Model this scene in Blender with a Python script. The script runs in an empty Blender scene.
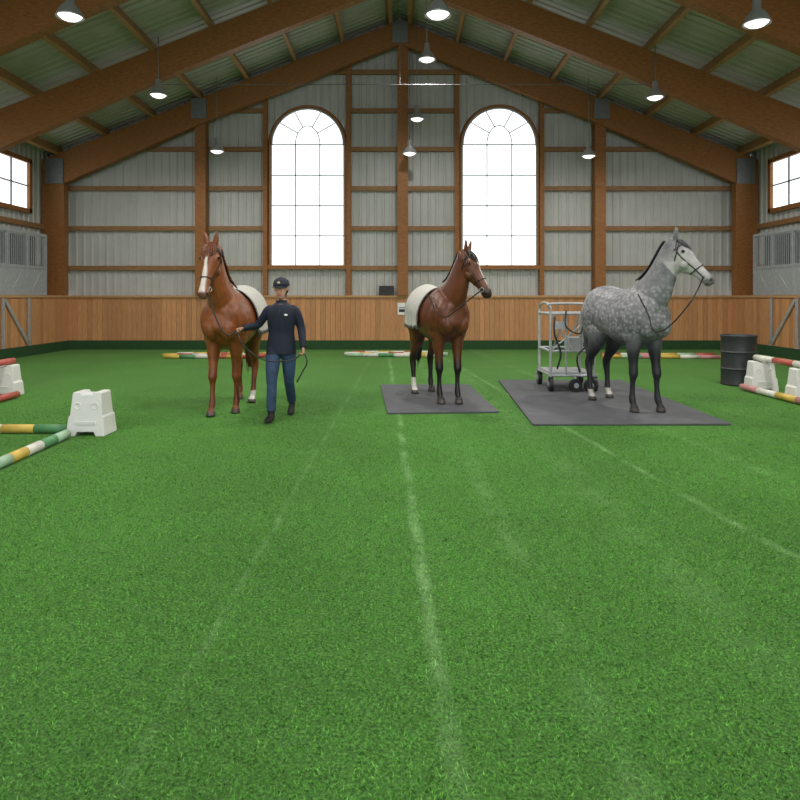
import bpy, math, random
import numpy as np
from mathutils import Vector, Matrix
from mathutils.kdtree import KDTree
random.seed(3); rng=np.random.RandomState(5)
sc=bpy.context.scene
try:
    sc.view_settings.view_transform='Standard'; sc.view_settings.look='None'
except Exception: pass

# ---------------------------------------------------------------- materials
def nd(nt,t,**k):
    n=nt.nodes.new(t)
    for a,b in k.items(): setattr(n,a,b)
    return n
def base(name):
    m=bpy.data.materials.new(name); m.use_nodes=True
    nt=m.node_tree; p=nt.nodes['Principled BSDF']; return m,nt,p
def mapping(nt,scale):
    tc=nd(nt,'ShaderNodeTexCoord'); mp=nd(nt,'ShaderNodeMapping'); mp.inputs['Scale'].default_value=scale
    nt.links.new(tc.outputs['Object'],mp.inputs['Vector']); return mp
def ramp(nt,fac,stops):
    r=nd(nt,'ShaderNodeValToRGB'); e=r.color_ramp.elements
    while len(e)<len(stops): e.new(.5)
    for i,(p,c) in enumerate(stops): e[i].position=p; e[i].color=(*c,1)
    nt.links.new(fac,r.inputs[0]); return r
def mat(name,col,rough=.6,metal=0,var=.15,scale=8,bump=0,bscale=60,spec=.5,stretch=(1,1,1)):
    m,nt,p=base(name)
    p.inputs['Roughness'].default_value=rough; p.inputs['Metallic'].default_value=metal
    p.inputs['Specular IOR Level'].default_value=spec
    mp=mapping(nt,stretch)
    n=nd(nt,'ShaderNodeTexNoise'); n.inputs['Scale'].default_value=scale; n.inputs['Detail'].default_value=4
    nt.links.new(mp.outputs[0],n.inputs['Vector'])
    a=[c*(1-var) for c in col]; b=[min(1,c*(1+var)) for c in col]
    r=ramp(nt,n.outputs['Fac'],[(.3,a),(.7,b)]); nt.links.new(r.outputs[0],p.inputs['Base Color'])
    if bump:
        n2=nd(nt,'ShaderNodeTexNoise'); n2.inputs['Scale'].default_value=bscale; n2.inputs['Detail'].default_value=3
        nt.links.new(mp.outputs[0],n2.inputs['Vector'])
        bp=nd(nt,'ShaderNodeBump'); bp.inputs['Strength'].default_value=bump; bp.inputs['Distance'].default_value=.01
        nt.links.new(n2.outputs['Fac'],bp.inputs['Height']); nt.links.new(bp.outputs[0],p.inputs['Normal'])
    return m
def emis(name,col,s):
    m,nt,p=base(name); p.inputs['Base Color'].default_value=(*col,1)
    p.inputs['Emission Color'].default_value=(*col,1); p.inputs['Emission Strength'].default_value=s
    return m
def wood(name,c1,c2,stretch,island=False,rough=.55):
    m,nt,p=base(name); p.inputs['Roughness'].default_value=rough; p.inputs['Specular IOR Level'].default_value=.3
    mp=mapping(nt,stretch); n=nd(nt,'ShaderNodeTexNoise'); n.inputs['Scale'].default_value=3; n.inputs['Detail'].default_value=5
    n.inputs['Distortion'].default_value=.6
    nt.links.new(mp.outputs[0],n.inputs['Vector'])
    r=ramp(nt,n.outputs['Fac'],[(.3,c1),(.7,c2)])
    out=r.outputs[0]
    if island:
        g=nd(nt,'ShaderNodeNewGeometry'); mr=nd(nt,'ShaderNodeMapRange'); mr.inputs[3].default_value=.82; mr.inputs[4].default_value=1.1
        nt.links.new(g.outputs['Random Per Island'],mr.inputs[0])
        h=nd(nt,'ShaderNodeHueSaturation'); nt.links.new(mr.outputs[0],h.inputs['Value']); nt.links.new(out,h.inputs['Color']); out=h.outputs[0]
    nt.links.new(out,p.inputs['Base Color'])
    b=nd(nt,'ShaderNodeBump'); b.inputs['Strength'].default_value=.15; nt.links.new(n.outputs['Fac'],b.inputs['Height']); nt.links.new(b.outputs[0],p.inputs['Normal'])
    return m
def attrmat(name,rough=.5,dapple=False,bump=.15,spec=.4,sheen=0):
    m,nt,p=base(name); p.inputs['Roughness'].default_value=rough; p.inputs['Specular IOR Level'].default_value=spec
    p.inputs['Sheen Weight'].default_value=sheen
    a=nd(nt,'ShaderNodeAttribute'); a.attribute_name='Col'
    mp=mapping(nt,(1,1,1)); n=nd(nt,'ShaderNodeTexNoise'); n.inputs['Scale'].default_value=9; n.inputs['Detail'].default_value=5
    nt.links.new(mp.outputs[0],n.inputs['Vector'])
    mr=nd(nt,'ShaderNodeMapRange'); mr.inputs[1].default_value=.3; mr.inputs[2].default_value=.7; mr.inputs[3].default_value=.74; mr.inputs[4].default_value=1.26
    nt.links.new(n.outputs['Fac'],mr.inputs[0])
    mx=nd(nt,'ShaderNodeVectorMath',operation='SCALE'); nt.links.new(a.outputs['Color'],mx.inputs[0]); nt.links.new(mr.outputs[0],mx.inputs['Scale'])
    out=mx.outputs[0]
    if dapple:
        v=nd(nt,'ShaderNodeTexVoronoi'); v.inputs['Scale'].default_value=20; v.inputs['Randomness'].default_value=1
        nt.links.new(mp.outputs[0],v.inputs['Vector'])
        r=ramp(nt,v.outputs['Distance'],[(.1,(1.0,1.0,1.0)),(.6,(0,0,0))])
        a2=nd(nt,'ShaderNodeAttribute'); a2.attribute_name='Dap'
        ml=nd(nt,'ShaderNodeMath',operation='MULTIPLY'); nt.links.new(r.outputs[0],ml.inputs[0]); nt.links.new(a2.outputs['Fac'],ml.inputs[1])
        mm=nd(nt,'ShaderNodeMix',data_type='RGBA'); nt.links.new(ml.outputs[0],mm.inputs[0]); nt.links.new(out,mm.inputs[6]); mm.inputs[7].default_value=(.36,.36,.375,1)
        out=mm.outputs[2]
    nt.links.new(out,p.inputs['Base Color'])
    n2=nd(nt,'ShaderNodeTexNoise'); n2.inputs['Scale'].default_value=90; nt.links.new(mp.outputs[0],n2.inputs['Vector'])
    bp=nd(nt,'ShaderNodeBump'); bp.inputs['Strength'].default_value=bump; bp.inputs['Distance'].default_value=.004
    nt.links.new(n2.outputs['Fac'],bp.inputs['Height']); nt.links.new(bp.outputs[0],p.inputs['Normal'])
    return m

# ---------------------------------------------------------------- mesh builder
def cr(arr,k):
    arr=np.asarray(arr,float); n=len(arr)
    if k<=1 or n<3: 
        if n==2 and k>1: return np.array([arr[0]+(arr[1]-arr[0])*t for t in np.linspace(0,1,k+1)])
        return arr
    out=[]
    for i in range(n-1):
        p0=arr[max(i-1,0)];p1=arr[i];p2=arr[i+1];p3=arr[min(i+2,n-1)]
        for j in range(k):
            t=j/k
            out.append(.5*((2*p1)+(-p0+p2)*t+(2*p0-5*p1+4*p2-p3)*t*t+(-p0+3*p1-3*p2+p3)*t**3))
    out.append(arr[-1]); return np.array(out)
class MB:
    def __init__(s): s.v=[];s.f=[];s.m=[];s.lab=[];s.cur=0
    def add(s,v,f,mi=0):
        o=len(s.v); s.v+= [tuple(map(float,x)) for x in v]; s.f+=[tuple(i+o for i in q) for q in f]; s.m+=[mi]*len(f); s.lab+=[s.cur]*len(v)
    def box(s,c,d,mi=0,R=None):
        v=[]
        for x in(-.5,.5):
            for y in(-.5,.5):
                for z in(-.5,.5):
                    w=Vector((x*d[0],y*d[1],z*d[2]))
                    if R is not None: w=R@w
                    v.append(Vector(c)+w)
        s.add(v,[(0,1,3,2),(4,6,7,5),(0,4,5,1),(2,3,7,6),(0,2,6,4),(1,5,7,3)],mi)
    def tube(s,pts,rad,seg=14,k=4,lat=(0,1,0),taper=0,mi=0,cap=True,ring=None):
        n=len(pts)
        rad=[(r,r) if np.isscalar(r) else r for r in (rad if hasattr(rad,'__len__') else [rad]*n)]
        lat=np.array(lat,float)
        L=lat if lat.ndim==2 else np.repeat(lat[None],n,0)
        A=cr(np.hstack([np.array(pts,float),np.array(rad,float),L]),k)
        C=A[:,:3];T=np.gradient(C,axis=0);T/=np.linalg.norm(T,axis=1)[:,None]+1e-9
        V=[];R=[]
        for i in range(len(A)):
            t=T[i];l=A[i,5:8]
            l=l-t*np.dot(t,l)
            if np.linalg.norm(l)<1e-3: l=np.cross(t,[.3,.9,.2])
            l/=np.linalg.norm(l); nn=np.cross(t,l)
            a=max(A[i,3],.001);b=max(A[i,4],.001)
            R.append((C[i],nn,l,a,b,t))
            for j in range(seg):
                th=2*math.pi*j/seg
                rr=1 if ring is None else ring[j%len(ring)]
                V.append(C[i]+(nn*a*math.cos(th)+l*b*math.sin(th)*(1+taper*math.cos(th)))*rr)
        m=len(A);F=[]
        for i in range(m-1):
            for j in range(seg):
                F.append((i*seg+j,i*seg+(j+1)%seg,(i+1)*seg+(j+1)%seg,(i+1)*seg+j))
        if cap:
            F.append(tuple(range(seg))[::-1]); F.append(tuple(range((m-1)*seg,m*seg)))
        s.add(V,F,mi); return R
    def cyl(s,p0,p1,r0,r1=None,seg=14,mi=0):
        r1=r0 if r1 is None else r1
        d=Vector(p1)-Vector(p0); l=(0,1,0) if abs(d.normalized().y)<.9 else (1,0,0)
        s.tube([p0,p1],[r0,r1],seg=seg,k=1,lat=l,mi=mi)
    def ell(s,c,r,mi=0,u=14,v=9,R=None):
        V=[];F=[]
        for i in range(v+1):
            ph=math.pi*i/v
            for j in range(u):
                th=2*math.pi*j/u
                w=Vector((r[0]*math.sin(ph)*math.cos(th),r[1]*math.sin(ph)*math.sin(th),r[2]*math.cos(ph)))
                if R is not None: w=R@w
                V.append(Vector(c)+w)
        for i in range(v):
            for j in range(u): F.append((i*u+j,(i+1)*u+j,(i+1)*u+(j+1)%u,i*u+(j+1)%u))
        s.add(V,F,mi)
    def lathe(s,c,prof,seg=24,mi=0):
        V=[];F=[]
        for r,z in prof:
            for j in range(seg):
                th=2*math.pi*j/seg; V.append((c[0]+r*math.cos(th),c[1]+r*math.sin(th),c[2]+z))
        for i in range(len(prof)-1):
            for j in range(seg): F.append((i*seg+j,i*seg+(j+1)%seg,(i+1)*seg+(j+1)%seg,(i+1)*seg+j))
        s.add(V,F,mi)
    def torus(s,c,R,r,ax='Y',mi=0,seg=20):
        pts=[]
        for j in range(seg+1):
            t=2*math.pi*j/seg; a,b=R*math.cos(t),R*math.sin(t)
            pts.append({'X':(c[0],c[1]+a,c[2]+b),'Y':(c[0]+a,c[1],c[2]+b),'Z':(c[0]+a,c[1]+b,c[2])}[ax])
        s.tube(pts,r,seg=8,k=1,lat={'X':(1,0,0),'Y':(0,1,0),'Z':(0,0,1)}[ax],mi=mi,cap=False)
    def mesh(s,name):
        me=bpy.data.meshes.new(name); me.from_pydata(s.v,[],s.f); me.update(); return me
    def obj(s,name,mats,parent=None,smooth=False,center=True,bevel=0,solid=0,subd=0):
        off=Vector((0,0,0))
        if parent is None and center and s.v:
            a=np.array(s.v); off=Vector(((a[:,0].min()+a[:,0].max())/2,(a[:,1].min()+a[:,1].max())/2,a[:,2].min()))
            s.v=[(x-off.x,y-off.y,z-off.z) for x,y,z in s.v]
        me=s.mesh(name)
        for m in (mats if isinstance(mats,list) else [mats]): me.materials.append(m)
        me.polygons.foreach_set('material_index',s.m)
        if smooth: me.polygons.foreach_set('use_smooth',[True]*len(me.polygons))
        o=bpy.data.objects.new(name,me); sc.collection.objects.link(o); o.location=off
        if parent: o.parent=parent
        if solid:
            q=o.modifiers.new('solid','SOLIDIFY'); q.thickness=solid; q.offset=1
        if bevel:
            q=o.modifiers.new('bev','BEVEL'); q.width=bevel; q.segments=2; q.limit_method='ANGLE'
        if subd:
            q=o.modifiers.new('sub','SUBSURF'); q.levels=subd; q.render_levels=subd
        return o
def empty(name,loc=(0,0,0),rz=0):
    e=bpy.data.objects.new(name,None); sc.collection.objects.link(e); e.location=loc; e.rotation_euler=(0,0,rz); e.empty_display_size=.2
    return e
def remeshed(mb,name,voxel,smooth_it=3,fac=.5):
    me=mb.mesh(name+'_src'); o=bpy.data.objects.new(name+'_src',me); sc.collection.objects.link(o)
    r=o.modifiers.new('r','REMESH'); r.mode='VOXEL'; r.voxel_size=voxel; r.use_smooth_shade=True
    if smooth_it:
        q=o.modifiers.new('s','SMOOTH'); q.iterations=smooth_it; q.factor=fac
    dg=bpy.context.evaluated_depsgraph_get(); dg.update()
    nm=bpy.data.meshes.new_from_object(o.evaluated_get(dg)); nm.name=name
    bpy.data.objects.remove(o); nm.polygons.foreach_set('use_smooth',[True]*len(nm.polygons))
    return nm
def getco(me):
    a=np.empty(len(me.vertices)*3); me.vertices.foreach_get('co',a); return a.reshape(-1,3)
def setcol(me,cols,name='Col'):
    at=me.color_attributes.new(name,'FLOAT_COLOR','POINT')
    c=np.ones((len(cols),4)); c[:,:3]=cols; at.data.foreach_set('color',c.ravel())

# ---------------------------------------------------------------- shared materials
M_glulam=wood('glulam_wood',(.20,.078,.024),(.33,.145,.045),(3,3,14))
M_purlin=wood('purlin_wood',(.27,.145,.058),(.42,.24,.105),(14,2,14))
M_girt=wood('girt_wood',(.20,.10,.04),(.32,.175,.075),(2,10,14))
M_board=wood('pine_board',(.43,.20,.085),(.56,.29,.13),(12,12,1.2),island=True)
M_cap=wood('pine_cap',(.40,.22,.10),(.52,.31,.15),(2,2,12))
M_metalwall=mat('corrugated_sheet',(.44,.445,.425),.5,.0,.06,2)
M_roof=mat('roof_sheet',(.40,.40,.355),.6,0,.08,2)
M_green=mat('green_kickboard',(.015,.06,.015),.9,0,.4,40,bump=.5)
M_white=mat('white_plastic',(.72,.72,.70),.45,0,.03,6)
M_shade=mat('lamp_enamel',(.38,.39,.40),.3,.4,.03,6)
M_grey=mat('grey_steel',(.20,.21,.22),.5,.4,.1,10)
M_wire=mat('wire_steel',(.16,.16,.16),.9,0,.1,10,spec=.1)
M_galv=mat('galvanised_steel',(.42,.44,.45),.45,.4,.12,14)
M_grille=mat('grille_steel',(.36,.38,.40),.45,.2,.12,14)
M_dark=mat('stall_gap_shade',(.08,.085,.09),.8,0,.12,14)  # dark colour standing in for shade in the grille gaps
M_black=mat('black_rubber',(.015,.015,.017),.5,0,.3,20)
M_leather=mat('dark_leather',(.012,.009,.008),.4,0,.2,30)
M_mat=mat('rubber_mat',(.085,.09,.10),.75,0,.12,5,bump=.3,bscale=120)
M_glass=emis('frosted_glazing',(.95,.98,1.0),1.5)
M_bulb=emis('lamp_glow',(1,.98,.94),2.2)

# ---------------------------------------------------------------- floor (artificial turf)
def turf(name,blades=False):
    m,nt,p=base(name); p.inputs['Roughness'].default_value=.8; p.inputs['Specular IOR Level'].default_value=.12
    if not blades:
        p.inputs['Sheen Weight'].default_value=.15; p.inputs['Sheen Tint'].default_value=(.6,.9,.45,1); p.inputs['Sheen Roughness'].default_value=.5
    L=nt.links.new
    tc=nd(nt,'ShaderNodeTexCoord'); sep=nd(nt,'ShaderNodeSeparateXYZ'); L(tc.outputs['Object'],sep.inputs[0])
    n1=nd(nt,'ShaderNodeTexNoise'); n1.inputs['Scale'].default_value=75; n1.inputs['Detail'].default_value=6; n1.inputs['Roughness'].default_value=.7
    n2=nd(nt,'ShaderNodeTexNoise'); n2.inputs['Scale'].default_value=.9; n2.inputs['Detail'].default_value=5
    n3=nd(nt,'ShaderNodeTexNoise'); n3.inputs['Scale'].default_value=16; n3.inputs['Detail'].default_value=4
    for n in(n1,n2,n3): L(tc.outputs['Object'],n.inputs['Vector'])
    r1=ramp(nt,n1.outputs['Fac'],[(.36,(.020,.082,.010)),(.5,(.055,.180,.024)),(.64,(.125,.33,.060))])
    mr=nd(nt,'ShaderNodeMapRange'); mr.inputs[1].default_value=.3;mr.inputs[2].default_value=.7;mr.inputs[3].default_value=.9;mr.inputs[4].default_value=1.12; L(n2.outputs['Fac'],mr.inputs[0])
    mr3=nd(nt,'ShaderNodeMapRange'); mr3.inputs[1].default_value=.3;mr3.inputs[2].default_value=.7;mr3.inputs[3].default_value=.88;mr3.inputs[4].default_value=1.14; L(n3.outputs['Fac'],mr3.inputs[0])
    mu=nd(nt,'ShaderNodeMath',operation='MULTIPLY'); L(mr.outputs[0],mu.inputs[0]); L(mr3.outputs[0],mu.inputs[1])
    w_=nd(nt,'ShaderNodeMath',operation='MULTIPLY_ADD'); w_.inputs[1].default_value=2.25; w_.inputs[2].default_value=.6; L(sep.outputs['X'],w_.inputs[0])
    sn=nd(nt,'ShaderNodeMath',operation='SINE'); L(w_.outputs[0],sn.inputs[0])
    sm=nd(nt,'ShaderNodeMath',operation='MULTIPLY_ADD'); sm.inputs[1].default_value=.05; sm.inputs[2].default_value=1; L(sn.outputs[0],sm.inputs[0])
    mu2=nd(nt,'ShaderNodeMath',operation='MULTIPLY'); L(mu.outputs[0],mu2.inputs[0]); L(sm.outputs[0],mu2.inputs[1])
    sv=nd(nt,'ShaderNodeVectorMath',operation='SCALE'); L(r1.outputs[0],sv.inputs[0]); L(mu2.outputs[0],sv.inputs['Scale'])
    cur=sv.outputs[0]
    nl=nd(nt,'ShaderNodeTexNoise'); nl.inputs['Scale'].default_value=1.1; nl.inputs['Detail'].default_value=6; L(tc.outputs['Object'],nl.inputs['Vector'])
    npz=nd(nt,'ShaderNodeTexNoise'); npz.inputs['Scale'].default_value=2.3; npz.inputs['Detail'].default_value=4; L(tc.outputs['Object'],npz.inputs['Vector'])
    pm=nd(nt,'ShaderNodeMapRange'); pm.inputs[1].default_value=.36;pm.inputs[2].default_value=.62; L(npz.outputs['Fac'],pm.inputs[0])
    for x0,slope,w,st in [(.235,-.032,.06,1.0),(2.62,-.10,.06,.8),(-.86,.01,.035,.5),(.75,-.02,.12,.4),(3.6,-.09,.12,.35),(1.6,-.03,.2,.25)]:
        a=nd(nt,'ShaderNodeMath',operation='MULTIPLY_ADD'); a.inputs[1].default_value=-slope; L(sep.outputs['Y'],a.inputs[0]); L(sep.outputs['X'],a.inputs[2])
        w2=nd(nt,'ShaderNodeMath',operation='MULTIPLY_ADD'); w2.inputs[1].default_value=.10; L(nl.outputs['Fac'],w2.inputs[0]); L(a.outputs[0],w2.inputs[2])
        d=nd(nt,'ShaderNodeMath',operation='SUBTRACT'); d.inputs[1].default_value=x0+.05; L(w2.outputs[0],d.inputs[0])
        ab=nd(nt,'ShaderNodeMath',operation='ABSOLUTE'); L(d.outputs[0],ab.inputs[0])
        s=nd(nt,'ShaderNodeMapRange'); s.interpolation_type='SMOOTHSTEP'; s.inputs[1].default_value=0; s.inputs[2].default_value=w; s.inputs[3].default_value=st; s.inputs[4].default_value=0; L(ab.outputs[0],s.inputs[0])
        k=nd(nt,'ShaderNodeMath',operation='MULTIPLY'); L(s.outputs[0],k.inputs[0]); L(n3.outputs['Fac'],k.inputs[1])
        k2=nd(nt,'ShaderNodeMath',operation='MULTIPLY'); L(k.outputs[0],k2.inputs[0]); L(pm.outputs[0],k2.inputs[1])
        mx=nd(nt,'ShaderNodeMix',data_type='RGBA'); L(k2.outputs[0],mx.inputs[0]); L(cur,mx.inputs[6]); mx.inputs[7].default_value=(.26,.44,.19,1); cur=mx.outputs[2]
    if blades:
        at=nd(nt,'ShaderNodeAttribute'); at.attribute_name='Col'
        vm=nd(nt,'ShaderNodeVectorMath',operation='MULTIPLY'); L(cur,vm.inputs[0]); L(at.outputs['Color'],vm.inputs[1]); cur=vm.outputs[0]
    L(cur,p.inputs['Base Color'])
    if not blades:
        b=nd(nt,'ShaderNodeBump'); b.inputs['Strength'].default_value=.9; b.inputs['Distance'].default_value=.02; L(n1.outputs['Fac'],b.inputs['Height'])
        L(b.outputs[0],p.inputs['Normal'])
    return m
YB=18.1; Y0=-5.0; XW=9.38; XO=10.05
b=MB(); b.box((0,(YB+.3+Y0)/2,-.05),(2*XO+.2,YB+.4-Y0,.1)); b.obj('floor',turf('artificial_turf'),center=False)
MAT1=[(-.16,8.1),(1.27,8.2),(1.15,10.75),(-.33,10.7)]; MAT2=[(1.53,7.38),(3.84,7.41),(3.9,11.3),(1.74,11.3)]
def blades():
    r=np.random.RandomState(11)
    N=1000000
    y=1.0+9.5*r.rand(N)**1.2; x=(r.rand(N)*2-1)*8.0
    keep=(np.abs(x)<.70*y+.9)
    keep&=r.rand(N)<np.clip((10.5-y)/7.0,0,1)
    for P in(MAT1,MAT2):
        keep&=~((x>min(p[0] for p in P))&(x<max(p[0] for p in P))&(y>min(p[1] for p in P))&(y<max(p[1] for p in P)))
    keep&=~((np.abs(x+3.46)<.08)&(y<6.9)&(y>3.5)); keep&=~((x<-3.1)&(np.abs(y-7)<.14))
    x=x[keep];y=y[keep];n=len(x)
    hgt=.007+.008*r.rand(n); w=.0013+.0012*r.rand(n)+.0003*y*.5
    a=r.rand(n)*6.283; ln=.6+.9*r.rand(n); d=r.rand(n)*6.283
    bx=np.cos(a)*w;by=np.sin(a)*w; tx=np.cos(d)*hgt*ln;ty=np.sin(d)*hgt*ln
    V=np.empty((n,3,3)); V[:,0]=np.c_[x-bx,y-by,np.zeros(n)]; V[:,1]=np.c_[x+bx,y+by,np.zeros(n)]; V[:,2]=np.c_[x+tx,y+ty,hgt]
    me=bpy.data.meshes.new('turf_pile'); me.vertices.add(3*n); me.vertices.foreach_set('co',V.ravel())
    me.loops.add(3*n); me.loops.foreach_set('vertex_index',np.arange(3*n,dtype=np.int32))
    me.polygons.add(n); me.polygons.foreach_set('loop_start',np.arange(0,3*n,3,dtype=np.int32)); me.polygons.foreach_set('loop_total',np.full(n,3,dtype=np.int32))
    me.update(calc_edges=True)
    br=1.0+.7*r.rand(n); c=np.ones((n,3,4)); 
    for k,f in enumerate((1.0,1.0,1.6)):  # tips coloured brighter to make up for dim light on upright blades
        c[:,k,0]=br*f*(.9+.3*r.rand(n)); c[:,k,1]=br*f; c[:,k,2]=br*f
    at=me.color_attributes.new('Col','FLOAT_COLOR','POINT'); at.data.foreach_set('color',c.ravel())
    me.materials.append(turf('turf_fibre',True))
    o=bpy.data.objects.new('turf_pile',me); sc.collection.objects.link(o); o.parent=bpy.data.objects['floor']
blades()

# ---------------------------------------------------------------- walls
def roofz(x): return 9.50-.39*abs(x)
def gable(name,y):
    b=MB(); xs=[]
    step=.22; k=int(2*XO/step)
    for i in range(k+1):
        for f,d in((0,0),(.3,0),(.4,.03),(.6,.03),(.7,0)):
            xx=-XO+(i+f)*step
            if xx<=XO: xs.append((xx,d))
    V=[];F=[]
    for xx,d in xs: V+= [(xx,y-d,1.4),(xx,y-d,roofz(xx))]
    for i in range(len(xs)-1): F.append((2*i,2*i+2,2*i+3,2*i+1))
    b.add(V,F); return b.obj(name,M_metalwall)
gable('wall_back',YB+.25)
for sx,nm in((-1,'left'),(1,'right')):
    b=MB();V=[];F=[];ys=[]
    for i in range(int((YB+.25-Y0)/.22)+1):
        for f,d in((0,0),(.3,0),(.4,.03),(.6,.03),(.7,0)): ys.append((Y0+(i+f)*.22,d))
    for yy,d in ys: V+=[(sx*(XO-d),yy,1.4),(sx*(XO-d),yy,roofz(XO)+.02)]
    for i in range(len(ys)-1): F.append((2*i,2*i+2,2*i+3,2*i+1))
    b.add(V,F); b.obj('wall_'+nm,M_metalwall)
    b=MB();V=[];F=[]
    for yy,d in ys: V+=[(0,yy,roofz(0)-d),(sx*(XO+.05),yy,roofz(XO+.05)-d)]
    for i in range(len(ys)-1): F.append((2*i,2*i+2,2*i+3,2*i+1))
    b.add(V,F); b.obj('ceiling' if sx<0 else 'ceiling.001',M_roof)
def boards_x(name,x0,x1,y,z0,z1):
    b=MB(); n=int((x1-x0)/.14); w=(x1-x0)/n
    for i in range(n): b.box((x0+(i+.5)*w,y,(z0+z1)/2),(w-.006,.03,z1-z0))
    b.box(((x0+x1)/2,y+.03,(z0+z1)/2),(x1-x0,.02,z1-z0))
    return b.obj(name,M_board)
def boards_y(name,x,y0,y1,z0,z1):
    b=MB(); n=int((y1-y0)/.14); w=(y1-y0)/n
    for i in range(n): b.box((x,y0+(i+.5)*w,(z0+z1)/2),(.03,w-.006,z1-z0))
    b.box((x+(.03 if x>0 else -.03),(y0+y1)/2,(z0+z1)/2),(.02,y1-y0,z1-z0))
    return b.obj(name,M_board)
boards_x('wainscot_back',-XW-.02,XW+.02,YB,.26,1.47)
boards_y('wainscot_left',-XW,Y0,YB-.02,.26,1.47); boards_y('wainscot_right',XW,Y0,YB-.02,.26,1.47)
b=MB(); b.box((0,YB-.0,.13),(2*XW,.07,.26)); b.obj('baseboard_back',M_green)
b=MB(); b.box((-XW,(Y0+YB)/2,.13),(.07,YB-Y0,.26)); b.obj('baseboard_left',M_green)
b=MB(); b.box((XW,(Y0+YB)/2,.13),(.07,YB-Y0,.26)); b.obj('baseboard_right',M_green)
b=MB(); b.box((0,YB+.1,1.5),(2*XW,.34,.06)); b.obj('trim_1',M_cap)
for i,sx in enumerate((-1,1)):
    b=MB(); b.box((sx*(XW+.32),(Y0+YB)/2,1.5),(.74,YB-Y0,.06)); b.obj('trim_%d'%(i+2),M_cap)
WX=[(-3.78,-1.5),(1.66,3.99)]
b=MB()
for z in(2.31,3.44,4.58,5.7,6.8,7.9):
    lim=min(XO-.05,(9.3-z)/.39)
    segs=[(-lim,lim)]
    if z<6.9: segs=[(-lim,WX[0][0]),(WX[0][1],WX[1][0]),(WX[1][1],lim)]
    for a,c in segs:
        if c>a: b.box(((a+c)/2,YB+.17,z),(c-a,.08,.13))
b.obj('wall_girts',M_girt)
b=MB()
for x in(-3.83,-1.46,1.62,4.03): b.box((x,YB+.12,1.52+(roofz(x)-.3-1.52)/2),(.13,.14,roofz(x)-.3-1.52))
b.obj('wall_studs',M_glulam)
b=MB()
for x in(-5.6,.08,5.62): b.box((x,YB-.02,1.53+(roofz(x)-.4-1.53)/2),(.30,.3,roofz(x)-.4-1.53))
b.obj('wall_posts',M_glulam)
for k in (-1,1):
    b=MB()
    for z in(2.31,3.44): b.box((k*(XO-.07),(Y0+YB)/2,z),(.08,YB-Y0,.13))
    b.obj('side_girts' if k<0 else 'side_girts.001',M_girt)
for ti,y in enumerate((YB-.12,14.5,11.1,7.7,4.3,.9,-2.5)):
    e=empty('roof_truss' if ti==0 else 'roof_truss.%03d'%ti,(0,y,0))
    for sx in(-1,1):
        b=MB(); t=.11; xe=XO-.05
        V=[]
        for yy in(-t,t):
            for x,z in((0,9.22),(0,8.56),(xe*.5,9.22-.39*xe*.5-.70),(xe,9.22-.39*xe-.92),(xe,9.22-.39*xe)):
                V.append((sx*x,yy,z))
        F=[(0,1,2,3,4),(9,8,7,6,5)]+[(i,5+i,5+(i+1)%5,(i+1)%5) for i in range(5)]
        b.add(V,F); b.obj('rafter',M_glulam,e)
        b=MB(); xo=sx*(XO-.36)
        b.box((xo,0,1.53+(4.9-1.53)/2),(.62,.24,4.9-1.53)); b.obj('column',M_glulam,e)
        b=MB(); b.box((xo+sx*-.05,-.14,5.0),(.5,.03,.7)); b.box((xo+sx*-.05,.14,5.0),(.5,.03,.7)); 
        for dz in(-.25,0,.25):
            for dx in(-.15,.15): b.cyl((xo+dx-sx*.05,-.17,5.0+dz),(xo+dx-sx*.05,-.15,5.0+dz),.025,seg=8)
        b.obj('gusset_plate',M_grey,e)
    b=MB(); b.box((0.0,-.14,8.88),(.42,.03,.6)); b.obj('ridge_plate',M_grey,e)
    if ti==0:
        for x in(-5.6,5.62):
            b=MB(); b.box((x,-.16,9.22-.39*abs(x)-.30),(.42,.03,.55)); b.obj('post_plate',M_grey,e)
    if ti==1:
        b=MB(); b.cyl((-6.3,0,6.3),(6.3,0,6.3),.009,seg=8); b.cyl((0,0,6.3),(0,0,8.6),.007,seg=8); b.obj('tie_rod',M_wire,e)
b=MB()
for sx in(-1,1):
    for i in range(8):
        x=.3+i*1.33
        ang=math.atan(.39)*sx
        b.box((sx*x,(Y0+YB)/2+.1,roofz(x)-.15),(.10,YB-Y0,.26),R=Matrix.Rotation(ang,3,'Y'))
b.obj('roof_purlins',M_purlin)

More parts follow.
